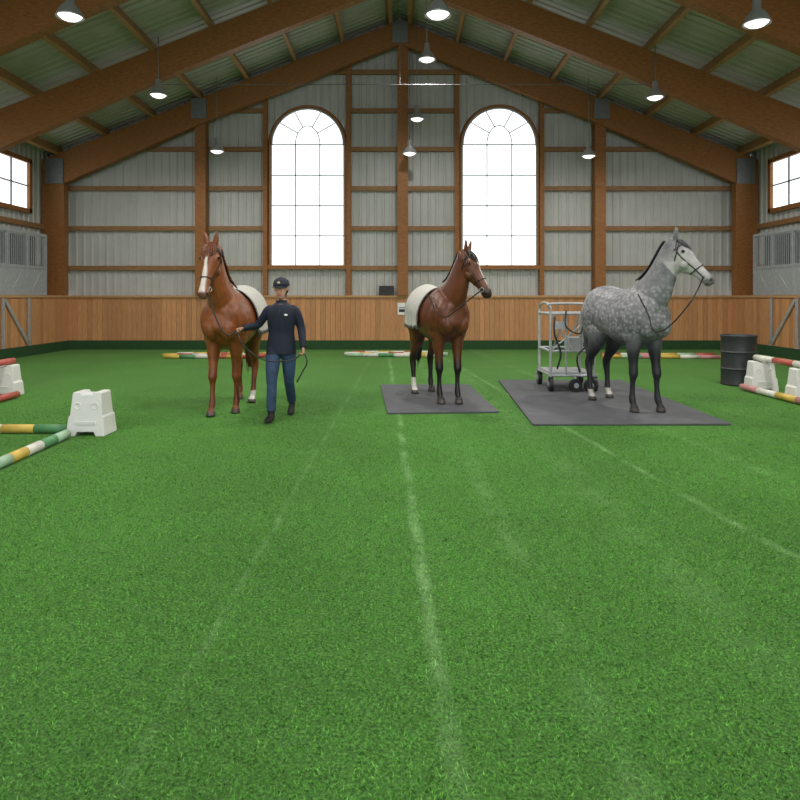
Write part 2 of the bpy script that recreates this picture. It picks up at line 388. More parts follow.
# ---------------------------------------------------------------- windows
M_munt=mat('muntin_paint',(.34,.36,.38),.5)
def arched(name,cx,r):
    e=empty(name,(cx,YB+.16,0)); z0=2.37; zc=5.82
    b=MB(); V=[(-r,0,z0),(r,0,z0)]; N=24
    for i in range(N+1):
        t=math.pi*i/N; V.append((r*math.cos(t),0,zc+r*math.sin(t)))
    b.add(V,[tuple(range(len(V)))]); b.obj('glazing',M_glass,e)
    b=MB(); R=r+.04
    path=[(-R,-.03,z0)]+[(-R,-.03,z0+(zc-z0)*.5)]+[(R*math.cos(math.pi-math.pi*i/N),-.03,zc+R*math.sin(math.pi*i/N)) for i in range(N+1)]+[(R,-.03,z0+(zc-z0)*.5),(R,-.03,z0)]
    b.tube(path,[(.055,.07)]*len(path),seg=4,k=1,lat=(0,1,0)); b.box((0,-.04,z0-.04),(2*r+.17,.16,.12))
    b.obj('frame',M_glulam,e)
    b=MB(); t=.018
    for x in(-r/3,r/3): b.box((x,-.03,(z0+zc)/2),(t*1.6,.04,zc-z0)); 
    for z in(z0+.86,z0+1.72,z0+2.58,zc): b.box((0,-.03,z),(2*r,.04,t*1.6))
    ri=r*.45
    pts=[(ri*math.cos(math.pi*i/16)*0.75,-.03,zc+ri*1.15*math.sin(math.pi*i/16)) for i in range(17)]
    b.tube(pts,.015,seg=6,k=1)
    for a in(38,68,112,142):
        a=math.radians(a); b.cyl((ri*.75*math.cos(a),-.03,zc+ri*1.15*math.sin(a)),(r*math.cos(a),-.03,zc+r*math.sin(a)),.015,seg=6)
    b.cyl((-r,-.03,z0),(-r,-.03,zc),.03,seg=6); b.cyl((r,-.03,z0),(r,-.03,zc),.03,seg=6)
    b.tube([(r*.985*math.cos(math.pi*i/N),-.04,zc+r*.985*math.sin(math.pi*i/N)) for i in range(N+1)],.03,seg=6,k=1)
    b.obj('muntins',M_munt,e)
arched('window_1',-2.63,1.04); arched('window_2',2.83,1.06)
wi=3
for sx in(-1,1):
    for yc in(15.6,12.8,9.4,6.0,2.6,-.8):
        e=empty('window_%d'%wi,(sx*(XO-.08),yc,4.45)); wi+=1
        w=3.0 if yc>15 else 2.6
        b=MB(); b.box((0,0,0),(.02,w,1.25)); b.obj('glazing',M_glass,e)
        b=MB()
        for z in(-.67,.67): b.box((-sx*.03,0,z),(.12,w+.2,.12))
        for y in(-w/2-.04,w/2+.04): b.box((-sx*.03,y,0),(.12,.12,1.4))
        b.obj('frame',M_glulam,e)
        b=MB()
        for i in range(1,4): b.box((-sx*.03,-w/2+w*i/4,0),(.04,.04,1.25))
        b.box((-sx*.03,0,0),(.04,w,.035)); b.obj('muntins',M_munt,e)
gi=0
for k,sx in enumerate((-1,1)):
    for yc in(15.75,12.8):
        e=empty('stall_grille' if gi==0 else 'stall_grille.%03d'%gi,(sx*(XW+.05),yc,1.53)); gi+=1
        b=MB()
        for z in(.04,.72,1.58): b.box((0,0,z),(.06,2.5,.07))
        for y in(-1.25,-.42,.42,1.25): b.box((0,y,.8),(.07,.07,1.6))
        for i in range(30):
            y=-1.22+i*2.44/29; b.cyl((0,y,.72),(0,y,1.58),.012,seg=6)
        b.box((0,0,.38),(.03,2.46,.64)); 
        for y in(-.84,0,.84): b.tube([(0,y-.25,.1),(-sx*.02,y,.38),(0,y+.25,.68)],.015,k=1,seg=6)
        b.obj('bars',M_grille,e)
        b=MB(); b.box((sx*.25,0,.8),(.02,2.5,1.5)); b.obj('shade_backing',M_dark,e)  # added dark sheet, stands in for the shade between the bars
    e2=empty('side_gate' if k==0 else 'side_gate.001',(sx*(XW-.05),15.6,.86))
    b=MB(); b.box((0,0,0),(.03,.08,1.45),R=Matrix.Rotation(.72*1,3,'X')); b.box((0,.5,0),(.03,.09,1.2)); b.box((0,-.55,0),(.03,.09,1.2)); b.obj('brace',M_galv,e2)

# ---------------------------------------------------------------- pendant lamps
li=0
def lamp(x,y,z,light=True,power=150,s=1.0):
    global li
    e=empty('pendant_lamp' if li==0 else 'pendant_lamp.%03d'%li,(x,y,z)); li+=1
    b=MB(); top=roofz(x)-z-.1
    b.cyl((0,0,.2),(0,0,top),.010,seg=8,mi=0)
    b.lathe((0,0,0),[(.0,.30),(.05,.30),(.06,.27),(.06,.16),(.075,.14),(.09,.12),(.15,.05),(.19,-.04),(.20,-.07),(.185,-.07),(.14,.04),(.08,.11),(0,.115)],mi=1)
    b.lathe((0,0,0),[(0,-.12),(.06,-.115),(.12,-.09),(.165,-.05),(.165,-.04),(0,-.035)],mi=2)
    b.obj('fixture',[M_grey,M_shade,M_bulb],e,smooth=True)
    if light:
        l=bpy.data.lights.new('lamp_light','SPOT'); l.energy=power; l.color=(1,.96,.9); l.shadow_soft_size=.15; l.spot_size=math.radians(170); l.spot_blend=.5
        o=bpy.data.objects.new('lamp_light',l); sc.collection.objects.link(o); o.parent=e; o.location=(0,0,-.2)
for x,z in((-4.95,5.75),(.57,5.78),(5.35,5.65)): lamp(x,9.6,z,True,430)
for x,z in((-5.4,6.05),(.6,6.85),(5.7,6.0)): lamp(x,14.3,z,True,330)
for x,z in((-4.95,5.48),(.46,6.35),(.26,5.42),(5.1,5.35)): lamp(x,17.3,z,False)
for x in(-5,.5,5.4):
    lamp(x,4.8,5.8,True,420)
lamp(.5,0,5.8,True,420)

# ---------------------------------------------------------------- mats
def quadmat(name,P,th=.025):
    b=MB(); V=[(x,y,0.002) for x,y in P]+[(x,y,th) for x,y in P]
    b.add(V,[(3,2,1,0),(4,5,6,7)]+[(i,(i+1)%4,4+(i+1)%4,4+i) for i in range(4)]); b.obj(name,M_mat,bevel=.006)
quadmat('rubber_mat',MAT1); quadmat('rubber_mat.001',MAT2)

# ---------------------------------------------------------------- poles & blocks
PC={'g':mat('paint_green',(.09,.27,.11),.5),'y':mat('paint_yellow',(.60,.42,.08),.5),'w':mat('paint_white',(.66,.65,.58),.5),
    'r':mat('paint_red',(.42,.09,.06),.5),'p':mat('paint_pink',(.50,.22,.22),.5),'t':mat('paint_lightgreen',(.33,.50,.34),.5)}
pk=list(PC); pi=0
def pole(p0,p1,pat,r=.048):
    global pi
    nm='jump_pole' if pi==0 else 'jump_pole.%03d'%pi; pi+=1
    b=MB(); p0=Vector(p0);p1=Vector(p1);n=len(pat)
    for i,c in enumerate(pat): b.cyl(p0+(p1-p0)*(i/n),p0+(p1-p0)*((i+1)/n),r,mi=pk.index(c),seg=16)
    b.obj(nm,[PC[k] for k in pk])
    o=bpy.data.objects[nm]
    for pl in o.data.polygons: pl.use_smooth=len(pl.vertices)==4
pole((-3.50,6.72,.05),(-3.42,3.6,.05),'tgwytwygwytg')
pole((-3.62,6.98,.05),(-6.5,7.02,.05),'gywygwyg')
blk=0
def block(x,y,rz=0,s=1):
    global blk
    e=empty('jump_block' if blk==0 else 'jump_block.%03d'%blk,(x,y,0),rz); blk+=1
    O=[(-.205,0),(-.19,.2),(-.172,.22),(-.155,.45),(-.145,.465),(-.075,.465),(-.06,.44),(.06,.44),(.075,.465),(.145,.465),(.155,.45),(.172,.22),(.19,.2),(.205,0),(.11,0),(.09,.045),(-.09,.045),(-.11,0)]
    b=MB(); V=[]
    for sy in(-1,1):
        for a,z in O: V.append((a*s,sy*(.16-.05*z/.47)*s,z*s))
    n=len(O); b.add(V,[tuple(range(n)),tuple(range(2*n-1,n-1,-1))]+[(i,n+i,n+(i+1)%n,(i+1)%n) for i in range(n)])
    b.obj('shell',M_white,e,bevel=.008)
    b=MB()
    for sy in(-1,1):
        for a,z in((-.09,.32),(.09,.32)): b.torus((a*s,sy*.127*s,z*s),.032*s,.006*s,mi=0)
        b.box((0,sy*.148*s,.14*s),(.22*s,.012,.03*s))
    b.obj('cup_rings',M_white,e)
block(-3.36,6.98); block(-5.95,9.65,.1); block(-5.9,8.75,.1); block(5.75,10.2,-.1); block(5.78,9.15,-.1)
pole((5.75,10.35,.51),(5.85,7.4,.51),'wrwryr'); pole((5.45,10.2,.06),(5.55,7.5,.06),'pwyprw')
pole((-5.92,9.8,.51),(-5.92,6.6,.51),'rywrwyr'); pole((-5.62,9.4,.06),(-5.69,6.6,.06),'rwywrw')
pole((-5.85,15.8,.05),(-3.3,15.7,.05),'yrwyrwr'); pole((-5.6,16.1,.05),(-3.1,16.15,.05),'wyrygy'); pole((-5.7,15.45,.05),(-3.4,15.4,.05),'ygwryr')
pole((-1.4,16.2,.05),(1.2,16.1,.05),'wywrwyt'); pole((-1.3,15.9,.05),(1.0,15.75,.05),'twgwyw'); pole((-1.25,16.5,.05),(.8,16.5,.05),'rwywrw')
pole((4.9,15.5,.05),(8.1,15.3,.05),'ytpywpy'); pole((5.0,15.9,.05),(7.8,15.9,.05),'rwpytr')

e=empty('barrel',(5.74,10.85,0))
b=MB(); pr=[(0,0.0),(.27,0.0),(.285,.02),(.275,.05)]
pr+=[(.275,.26),(.29,.28),(.275,.30),(.275,.54),(.29,.56),(.275,.58),(.275,.80),(.288,.83),(.282,.85),(.262,.85),(.258,.82),(0,.82)]
b.lathe((0,0,0),pr,seg=36); b.cyl((.12,0,.82),(.12,0,.84),.03); b.obj('drum',mat('drum_paint',(.025,.027,.03),.45),e,smooth=True,bevel=.003)

e=empty('wheeled_metal_cart',(2.68,10.35,.025))
b=MB()
W,D=.34,.4
for x in(-W,W):
    for y in(-D,D): b.cyl((x,y,.22),(x,y,1.28 if x<0 else 1.2),.022)
for z in(.24,.62,1.2):
    for y in(-D,D): b.cyl((-W,y,z),(W,y,z),.02)
    for x in(-W,W): b.cyl((x,-D,z),(x,D,z),.02)
b.tube([(-W,-D,1.28),(-W-.05,-D-.03,1.34),(-W+.1,-D-.05,1.36),(W,-D-.02,1.34),(W,-D,1.2)],.02)
b.tube([(-W,D,1.28),(-W,D*.5,1.36),(-W,-D*.5,1.36),(-W,-D,1.28)],.02)
for x in(-.1,.12): b.cyl((x,-D,.24),(x,-D,1.2),.015); b.cyl((x,-D,1.2),(x,D,.62),.013)
b.cyl((-W,-D,.62),(W,-D,1.2),.014); b.cyl((-W,-D,1.2),(0,-D,.62),.014)
b.box((0,0,.27),(2*W,2*D,.03)); b.box((.1,-.1,.72),(.22,.3,.2)); b.box((-.18,-D,1.02),(.2,.08,.12)); b.box((.2,-D-.02,.85),(.14,.06,.2))
b.obj('frame',M_galv,e,smooth=False)
b=MB()
for x in(-W,W):
    for y in(-D,D): b.cyl((x-.03,y,.11),(x+.03,y,.11),.11,seg=20)
for x in(.02,.25): b.cyl((x,-D-.06,.10),(x+.01,-D-.12,.10),.10,seg=20)
b.tube([(-.28,-D-.02,1.15),(-.3,-D-.08,.9),(-.2,-D-.08,.6),(-.25,-D-.05,.35)],.016)
b.tube([(.2,-D-.02,1.15),(.25,-D-.08,.8),(.05,-D-.1,.55),(.1,-D-.05,.3)],.014)
b.tube([(-.1,-D-.02,1.25),(-.12,-D-.1,1.0),(.1,-D-.1,.9),(.15,-D-.05,1.15)],.012)
b.obj('wheels_and_hoses',M_black,e)
b=MB()
for x in(-W,W):
    for y in(-D,D):
        b.cyl((x-.036,y,.11),(x+.036,y,.11),.05,seg=14); b.box((x-.045,y,.17),(.01,.05,.16)); b.box((x+.045,y,.17),(.01,.05,.16)); b.box((x,y,.245),(.1,.06,.02))
for x in(.02,.25): b.cyl((x,-D-.05,.10),(x+.011,-D-.13,.10),.04,seg=14); b.box((x,-D-.05,.18),(.03,.02,.14))
b.obj('wheel_forks',M_galv,e)
e=empty('wall_speaker',(-.38,YB+.0,1.53)); b=MB(); b.box((0,0,.14),(.42,.2,.26)); b.torus((-.1,-.1,.14),.07,.01); b.torus((.1,-.1,.14),.07,.01); b.obj('case',M_black,e,bevel=.015)
e=empty('wall_sign',(.05,YB-.03,1.15)); b=MB(); b.box((0,0,0),(.24,.015,.34),0); b.box((0,-.01,.03),(.16,.01,.02),1); b.box((0,-.01,-.05),(.16,.01,.08),1); b.obj('panel',[M_white,M_black],e)

# ---------------------------------------------------------------- HORSES
TR=np.array([(-.80,1.24,.07,.07),(-.76,1.27,.20,.18),(-.64,1.29,.30,.27),(-.45,1.295,.33,.31),(-.25,1.26,.33,.315),(-.05,1.215,.355,.32),(.15,1.19,.385,.315),(.33,1.22,.40,.285),(.48,1.22,.37,.265),(.62,1.20,.28,.235),(.71,1.18,.16,.15),(.74,1.18,.06,.06)])
TR2=cr(TR,4)
def tr_at(x): return [np.interp(x,TR2[:,0],TR2[:,i]) for i in(1,2,3)]
HD=np.array([(-.07,-.035,.05,.05),(-.02,-.035,.09,.08),(.06,-.04,.12,.10),(.15,-.045,.135,.108),(.24,-.05,.13,.098),(.33,-.033,.10,.074),(.42,-.018,.078,.061),(.50,-.010,.068,.058),(.56,-.008,.068,.062),(.61,-.014,.056,.053),(.64,-.02,.03,.034)])
def horse(name,loc,yaw,P):
    e=empty(name,loc,math.radians(yaw)); mb=MB()
    mb.tube([(x,0,z) for x,z,a,c in TR],[(a,c) for x,z,a,c in TR],seg=28,k=4,taper=-.10)
    for sy in(-1,1):
        mb.ell((-.50,sy*.13,1.22),(.27,.20,.28)); mb.ell((-.66,sy*.11,1.10),(.15,.135,.27))
        mb.ell((.42,sy*.14,1.16),(.17,.165,.28),R=Matrix.Rotation(.35,3,'Y')); mb.ell((.63,sy*.105,1.10),(.12,.105,.15))
        mb.ell((.38,sy*.17,.98),(.12,.105,.14))
    FL=[(.44,1.12,.17,.11),(.40,.96,.135,.10),(.40,.80,.098,.082),(.41,.64,.066,.057),(.42,.53,.060,.056),(.425,.47,.059,.055),(.415,.40,.041,.036),(.412,.28,.036,.030),(.415,.18,.046,.039),(.425,.14,.049,.041),(.45,.085,.038,.036),(.462,.065,.050,.050),(.475,.0,.070,.062)]
    HL=[(-.54,1.18,.25,.14),(-.46,1.0,.215,.135),(-.48,.86,.155,.11),(-.56,.72,.095,.078),(-.655,.60,.062,.053),(-.69,.53,.066,.052),(-.685,.45,.054,.045),(-.668,.36,.043,.038),(-.66,.26,.039,.033),(-.655,.17,.047,.040),(-.64,.13,.049,.040),(-.615,.08,.040,.037),(-.602,.06,.052,.050),(-.59,.0,.070,.062)]
    fw,hw=P.get('fw',.13),P.get('hw',.13)
    def leg(L,y,y2,sw):
        z0=L[0][1]; pts=[];rd=[]
        for x,z,a,c in L:
            t=(z0-z)/z0
            pts.append((x+sw*t,y+(y2-y)*t,z)); rd.append((a,c))
        mb.tube(pts,rd,seg=16,k=4)
    leg(FL,-.14,-fw,P['sw'][0]);leg(FL,.14,fw,P['sw'][1]);leg(HL,-.15,-hw,P['sw'][2]);leg(HL,.15,hw,P['sw'][3])
    N2=[(.26,1.27,.31,.18),(.44,1.40,.295,.175),(.58,1.54,.25,.145),(.68,1.69,.205,.118),(.76,1.85,.17,.10),(.82,1.98,.145,.09),(.86,2.06,.12,.08)]
    pts=[];lat=[];px,pz=N2[0][0],N2[0][1];X,Y=px,0
    ny=math.radians(P['neck'])
    for i,(x,z,a,c) in enumerate(N2):
        yw=ny*i/(len(N2)-1)
        X+= (x-px)*math.cos(yw)*P.get('reach',1); Y+=(x-px)*math.sin(yw); px=x
        pts.append((X,Y,z+P.get('dz',0)*i/6)); lat.append((-math.sin(yw),math.cos(yw),0))
    NR=mb.tube(pts,[(a,c) for x,z,a,c in N2],seg=20,k=6,lat=lat,taper=-.12)
    poll=np.array(pts[-1])+np.array([0,0,.03])
    hy=math.radians(P['neck']+P['head']); p=math.radians(P['pitch']); hs=P.get('hs',1.03)
    h=np.array([math.cos(hy),math.sin(hy),0]);l=np.array([-math.sin(hy),math.cos(hy),0]);zz=np.array([0,0,1.])
    u=h*math.cos(p)-zz*math.sin(p); n=h*math.sin(p)+zz*math.cos(p)
    mb.tube([poll+u*d*hs+n*o*hs for d,o,a,c in HD],[(a*hs,c*hs) for d,o,a,c in HD],seg=20,k=4,lat=l,taper=.22)
    def hp(d,th,sc_=1.05):
        o,a,c=[np.interp(d,HD[:,0],HD[:,i]) for i in(1,2,3)]
        return poll+hs*(u*d+n*(o+a*sc_*math.cos(th))+l*c*sc_*math.sin(th)*(1+.22*math.cos(th)))
    for sy in(-1,1):
        eb=poll+n*.03+l*sy*.05-u*.015; up=zz*.85+l*sy*.22+n*.12; up/=np.linalg.norm(up)
        mb.tube([eb-up*.02,eb+up*.035,eb+up*.08,eb+up*.13,eb+up*.175],[(.026,.03),(.026,.038),(.022,.036),(.015,.024),(.004,.005)],seg=12,k=3,lat=l)
        mb.ell(hp(.15,sy*1.15,.93),(.03,.03,.022)); mb.ell(hp(.27,sy*1.9,.80),(.055,.05,.06)); mb.ell(hp(.575,sy*1.25,.85),(.024,.024,.022))
    me=remeshed(mb,name+'_body',.0115,3)
    co=getco(me)
    rel=co-poll; D=rel@u/hs; O=rel@n/hs; Lt=rel@l/hs
    ishead=(D>-.12)&(D<.7)&(np.abs(Lt)<.15)&(O>-.24)&(O<.2)&(co[:,2]>1.35)&(co[:,0]>.5)
    cols,dap=P['color'](co,D,O,Lt,ishead)
    hoof=co[:,2]<.062
    cols[hoof]=P.get('hoof',(.06,.05,.045))
    setcol(me,cols)
    at=me.attributes.new('Dap','FLOAT','POINT'); at.data.foreach_set('value',dap)
    me.materials.append(P['mat']); o=bpy.data.objects.new('body',me); sc.collection.objects.link(o); o.parent=e
    b=MB()
    for sy in(-1,1): b.ell(hp(.15,sy*1.15,1.03),(.023,.023,.020))
    b.obj('eyes',M_eye,e,smooth=True)
    b=MB()
    for sy in(-1,1):
        q=hp(.585,sy*1.1,1.0); b.ell(q,(.016,.014,.02),u=10,v=6)
    b.tube([hp(.60,a,1.0) for a in np.linspace(1.9,2*math.pi-1.9,9)],.004,seg=6,k=1)
    b.obj('nostrils',M_black,e,smooth=True)
    side=P['side']; thm=1.15
    b=MB();V=[];F=[];nr=9;K=list(range(8,len(NR)))
    for ci in range(len(K)*3-2):
        f=ci/3; i0=K[int(f)]; fr=f-int(f); i1=min(i0+1,len(NR)-1)
        c,nn,ll,a,bb,t=[NR[i0][q]*(1-fr)+NR[i1][q]*fr for q in range(6)]
        mx=thm*(.7+.5*rng.rand())*P.get('manelen',1)
        for j in range(nr):
            th=-.25+(mx+.25)*j/(nr-1)
            off=1.05+.05*math.sin(j*.9)+.02*rng.rand()+(.05 if j>2 else 0)
            pnt=c+nn*a*off*math.cos(th)+ll*side*bb*off*math.sin(th)*(1-.12*math.cos(th))+(nn*.012) - t*.03*j/nr*rng.rand()
            V.append(pnt)
    m=len(K)*3-2
    for i in range(m-1):
        for j in range(nr-1): F.append((i*nr+j,(i+1)*nr+j,(i+1)*nr+j+1,i*nr+j+1))
    b.add(V,F); b.obj('mane',P['hair'],e,smooth=True,solid=.012)
    b=MB()
    for q in range(9):
        a=(q-4)*.16; b.tube([hp(-.04,a*.6,1.1),hp(.03,a,1.13),hp(.10,a*1.1,1.10),hp(.15+.05*rng.rand(),a*.7,1.04)],[(.006,.012),(.008,.013),(.007,.011),(.002,.003)],seg=6,k=3,lat=l)
    b.obj('forelock',P['hair'],e,smooth=True)
    b=MB(); rg=[1+.13*rng.rand()*(-1)**i for i in range(22)]
    tz=[(-.74,0,1.45),(-.83,0,1.43),(-.90,0,1.30),(-.92,0,1.08),(-.90,0,.82),(-.88,0,.60),(-.87,0,.46)]
    b.tube(tz,[.03,.045,(.06,.055),(.08,.085),(.075,.085),(.05,.06),(.015,.02)],seg=22,k=4,ring=rg)
    for q in range(18):
        a=rng.rand()*6.28; r=.05+.03*rng.rand(); z=.36+.2*rng.rand()
        b.tube([(-.88+.03*math.cos(a),.03*math.sin(a),1.25),(-.91+r*math.cos(a),r*math.sin(a),1.0),(-.90+r*math.cos(a),r*math.sin(a),.75),(-.88+r*.5*math.cos(a),r*.6*math.sin(a),z)],[.012,.016,.013,.003],seg=6,k=3)
    b.obj('tail',P['hair'],e,smooth=True)
    b=MB()
    def strap(pts,w=.012): b.tube(pts,[w*.62]*len(pts),seg=6,k=2)
    A=np.linspace(0,2*math.pi,19)
    strap([hp(.40,a,1.06) for a in A]); strap([hp(.075,a,1.07) for a in np.linspace(-1.7,1.7,11)])
    strap([hp(.01+.20*(1-math.cos(a))/2,a,1.06) for a in A],.010)
    for sy in(-1,1):
        strap([hp(.0,sy*.6,1.12),hp(.08,sy*1.5,1.09),hp(.22,sy*1.55,1.07),hp(.38,sy*1.6,1.08),hp(.52,sy*1.75,1.08)])
    b.obj('bridle',P.get('tack',M_leather),e,smooth=True)
    b=MB()
    for sy in(-1,1):
        q=hp(.52,sy*1.75,1.12); R_=.028
        b.tube([q+u*R_*math.cos(t)+n*R_*math.sin(t) for t in np.linspace(0,6.283,13)],.005,seg=6,k=1,lat=l,cap=False)
    b.obj('bit_rings',M_galv,e,smooth=True)
    def W(q): return e.matrix_basis@Vector(q)
    if 'reins' in P:
        b=MB()
        for pts in P['reins']:
            st=hp(.52,pts[0]*1.75,1.15)
            b.tube([st]+[np.array(q) for q in pts[1:]],.009,seg=7,k=8)
        b.obj('reins',M_leather,e,smooth=True)
    if 'blanket' in P:
        x0,x1,zl=P['blanket']; b=MB();V=[];F=[];nx=22
        for i in range(nx+1):
            x=x0+(x1-x0)*i/nx; z,a,c=tr_at(x); a+=.03; c+=.045
            half=[]
            for j in range(17):
                s_=j/16
                if s_<.6:
                    th=s_/.6*1.45; y=c*math.sin(th)*(1-.10*math.cos(th)); zz_=z+a*math.cos(th)
                else:
                    th=1.45; y=c*math.sin(th)+.02*math.sin(i*.9)*(s_-.6)*2.5; zb=z+a*math.cos(th); zz_=zb+(zl+.015*math.sin(i*1.1)-zb)*(s_-.6)/.4
                half.append((y,zz_))
            for y,q in half[::-1]: V.append((x,-y,q))
            for y,q in half[1:]: V.append((x,y,q))
        nn_=33; mi=[]
        for i in range(nx):
            for j in range(nn_-1):
                edge=i in(0,nx-1) or j in(0,nn_-2)
                F.append((i*nn_+j,i*nn_+j+1,(i+1)*nn_+j+1,(i+1)*nn_+j)); mi.append(1 if edge else 0)
        b.add(V,F); b.m=mi
        b.obj('blanket',[M_blanket,M_trim],e,smooth=True,solid=.01)
    return dict(e=e,hp=hp,W=W)
M_eye=mat('eye_dark',(.01,.008,.006),.08,0,.05)
M_blanket=mat('blanket_cloth',(.46,.455,.42),.85,0,.10,30,bump=.3,bscale=200)
M_trim=mat('blanket_trim',(.16,.15,.14),.8)
def lerp(a,b,t): return a*(1-t[:,None])+b*t[:,None]
def ss(x,a,b): 
    t=np.clip((x-a)/(b-a),0,1); return t*t*(3-2*t)
def belly_shade(c,co,k=.45):  # shade below the belly and between the legs, painted into the coat colour
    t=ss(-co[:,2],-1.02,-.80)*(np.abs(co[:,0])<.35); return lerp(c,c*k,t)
def blaze(c,D,O,L,hd,w,d0,d1):
    f=ss(-np.abs(L),-w-.008,-w+.006)*ss(D,d0-.03,d0+.02)*ss(-D,-d1-.02,-d1+.02)*(O>0)*hd
    return lerp(c,np.array([.66,.60,.55]),f)
def col_chestnut(co,D,O,L,hd):
    c=np.tile(np.array([.205,.060,.016]),(len(co),1))
    c=lerp(c,np.array([.12,.030,.010]),ss(-co[:,2],-.78,-.35)*.7)
    c=belly_shade(c,co)
    c=blaze(c,D,O,L,hd,.020+.016*ss(D,.3,.5)+.005*np.sin(D*23),.07,.58)
    c[hd&(D>.585)]=(.12,.05,.035)
    s=(co[:,2]<.17)&(co[:,0]<0)&(co[:,1]>0); c[s]=(.6,.57,.52)
    return c,np.zeros(len(co))
def col_bay(co,D,O,L,hd):
    c=np.tile(np.array([.115,.034,.013]),(len(co),1))
    c=lerp(c,np.array([.011,.008,.007]),ss(-co[:,2],-.72,-.50))
    c=belly_shade(c,co)
    c=blaze(c,D,O,L,hd,.014+.014*(D<.2),.10,.48)
    c=lerp(c,np.array([.02,.014,.012]),np.where(hd,ss(D,.46,.57),0)*.9)
    s=(co[:,2]<.24)&(co[:,0]<0)&(co[:,1]<0); c[s]=(.6,.57,.52)
    return c,np.zeros(len(co))
def col_grey(co,D,O,L,hd):
    c=np.tile(np.array([.135,.138,.15]),(len(co),1))
    c=lerp(c,np.array([.18,.183,.195]),ss(co[:,2],1.1,1.5)*.5)
    c=lerp(c,np.array([.020,.021,.025]),ss(-co[:,2],-1.0,-.66))
    c=belly_shade(c,co,.6)
    f=np.where(hd,ss(D,-.02,.2),0); c=lerp(c,np.array([.42,.41,.40]),f)
    c=lerp(c,np.array([.09,.085,.09]),np.where(hd,ss(D,.5,.6),0)*.85)
    s=(co[:,2]<.15)&(co[:,0]<0); c[s]=(.42,.40,.37)
    d=ss(co[:,2],.88,1.05)*(~hd)*np.where(co[:,2]>1.6,.3,.8)
    return c,d
hm=attrmat('horse_coat',.36,False,.15,.45); hg=attrmat('horse_coat_dappled',.45,True,.15,.35)
def hairm(n,c): return mat(n,c,.5,0,.45,14,bump=.9,bscale=40,stretch=(6,6,.7))
H1=horse('chestnut_horse',(-2.22,8.55,0),-91,dict(neck=-4,head=-8,pitch=70,dz=.0,fw=.12,sw=[.14,-.12,-.18,.16],side=1,color=col_chestnut,mat=hm,hair=hairm('chestnut_hair',(.16,.045,.016)),blanket=(-.52,.12,1.0),manelen=.8))
H2=horse('bay_horse',(.54,9.22,.025),-73,dict(neck=18,head=26,pitch=60,dz=-.06,fw=.115,hw=.16,sw=[-.02,.06,.04,-.10],side=1,color=col_bay,mat=hm,hair=hairm('black_hair',(.012,.010,.010)),blanket=(-.45,.14,1.02),manelen=1.0,
   reins=[(-1,(.98,-.08,1.32),(.84,-.20,1.20),(.62,-.26,1.30),(.42,-.30,1.52))]))
H3=horse('grey_horse',(3.03,8.60,.025),-76,dict(neck=24,head=24,pitch=50,dz=.03,fw=.165,hw=.17,sw=[-.03,.05,.05,-.06],side=1,color=col_grey,mat=hg,hair=hairm('grey_hair',(.05,.052,.06)),manelen=.9,
   reins=[(-1,(1.22,.06,1.42),(1.02,-.08,1.12),(.84,-.16,1.05),(.72,-.16,1.25),(.60,-.22,1.50))]))

# ---------------------------------------------------------------- PERSON
PX,PY=-1.46,7.88
e=empty('horse_handler',(PX,PY,0))
mb=MB()
SK,JK,JN,BT=0,1,2,3
X_=(1,0,0)
mb.cur=JK
mb.tube([(0,0,.785),(0,0,.80),(0,0,.92),(0,0,1.05),(0,-.005,1.18),(0,-.005,1.28),(0,0,1.345),(0,.005,1.385),(0,.005,1.42),(0,.0,1.455)],[(.12,.165),(.13,.182),(.122,.175),(.108,.16),(.118,.172),(.12,.182),(.105,.168),(.085,.125),(.064,.075),(.060,.064)],seg=28,lat=X_)
RA=[(-.09,.0,1.34),(-.155,.005,1.325),(-.215,.03,1.25),(-.30,.06,1.145),(-.38,.0,1.12),(-.455,-.085,1.105)]
mb.tube(RA,[.05,.060,.056,.050,.046,.037],seg=14,lat=(0,0,1))
LA=[(.09,.0,1.34),(.155,.005,1.325),(.205,.02,1.23),(.24,.035,1.09),(.26,-.02,.98),(.28,-.07,.87)]
mb.tube(LA,[.05,.060,.057,.051,.046,.037],seg=14,lat=X_)
mb.cur=JN
for L in([(-.085,.0,.90),(-.09,-.04,.78),(-.09,-.12,.60),(-.088,-.155,.48),(-.086,-.16,.42),(-.084,-.19,.28),(-.083,-.205,.12)],[(.085,.0,.90),(.09,.01,.78),(.088,.03,.60),(.085,.05,.48),(.083,.08,.42),(.08,.19,.30),(.078,.295,.17)]):
    mb.tube(L,[.085,(.098,.092),.080,.065,.062,.060,.056],seg=16,lat=X_)
mb.ell((0,.03,.84),(.16,.11,.11))
mb.cur=BT
mb.tube([(-.083,-.20,.15),(-.083,-.21,.09),(-.083,-.215,.045)],[.043,.043,.045],seg=14,lat=X_)
mb.tube([(-.083,-.155,.045),(-.083,-.205,.05),(-.085,-.285,.045),(-.09,-.365,.035),(-.092,-.42,.028)],[(.03,.03),(.046,.04),(.042,.043),(.032,.045),(.016,.028)],seg=14,lat=X_)
mb.tube([(.078,.28,.20),(.078,.305,.15),(.08,.30,.12)],[.043,.042,.043],seg=14,lat=X_)
mb.tube([(.078,.35,.14),(.08,.30,.12),(.083,.23,.07),(.086,.16,.036),(.088,.11,.03)],[(.03,.028),(.045,.038),(.042,.042),(.032,.044),(.018,.028)],seg=14,lat=X_)
mb.cur=SK
mb.tube([(0,.01,1.40),(0,.0,1.48),(0,-.01,1.55)],[.05,.05,.052],seg=14,lat=X_)
HB=len(mb.v)
mb.ell((0,.012,1.605),(.080,.094,.095)); mb.tube([(0,-.01,1.60),(0,-.035,1.54),(0,-.055,1.492),(0,-.06,1.475)],[(.07,.070),(.058,.062),(.037,.044),(.018,.022)],seg=14,lat=X_)
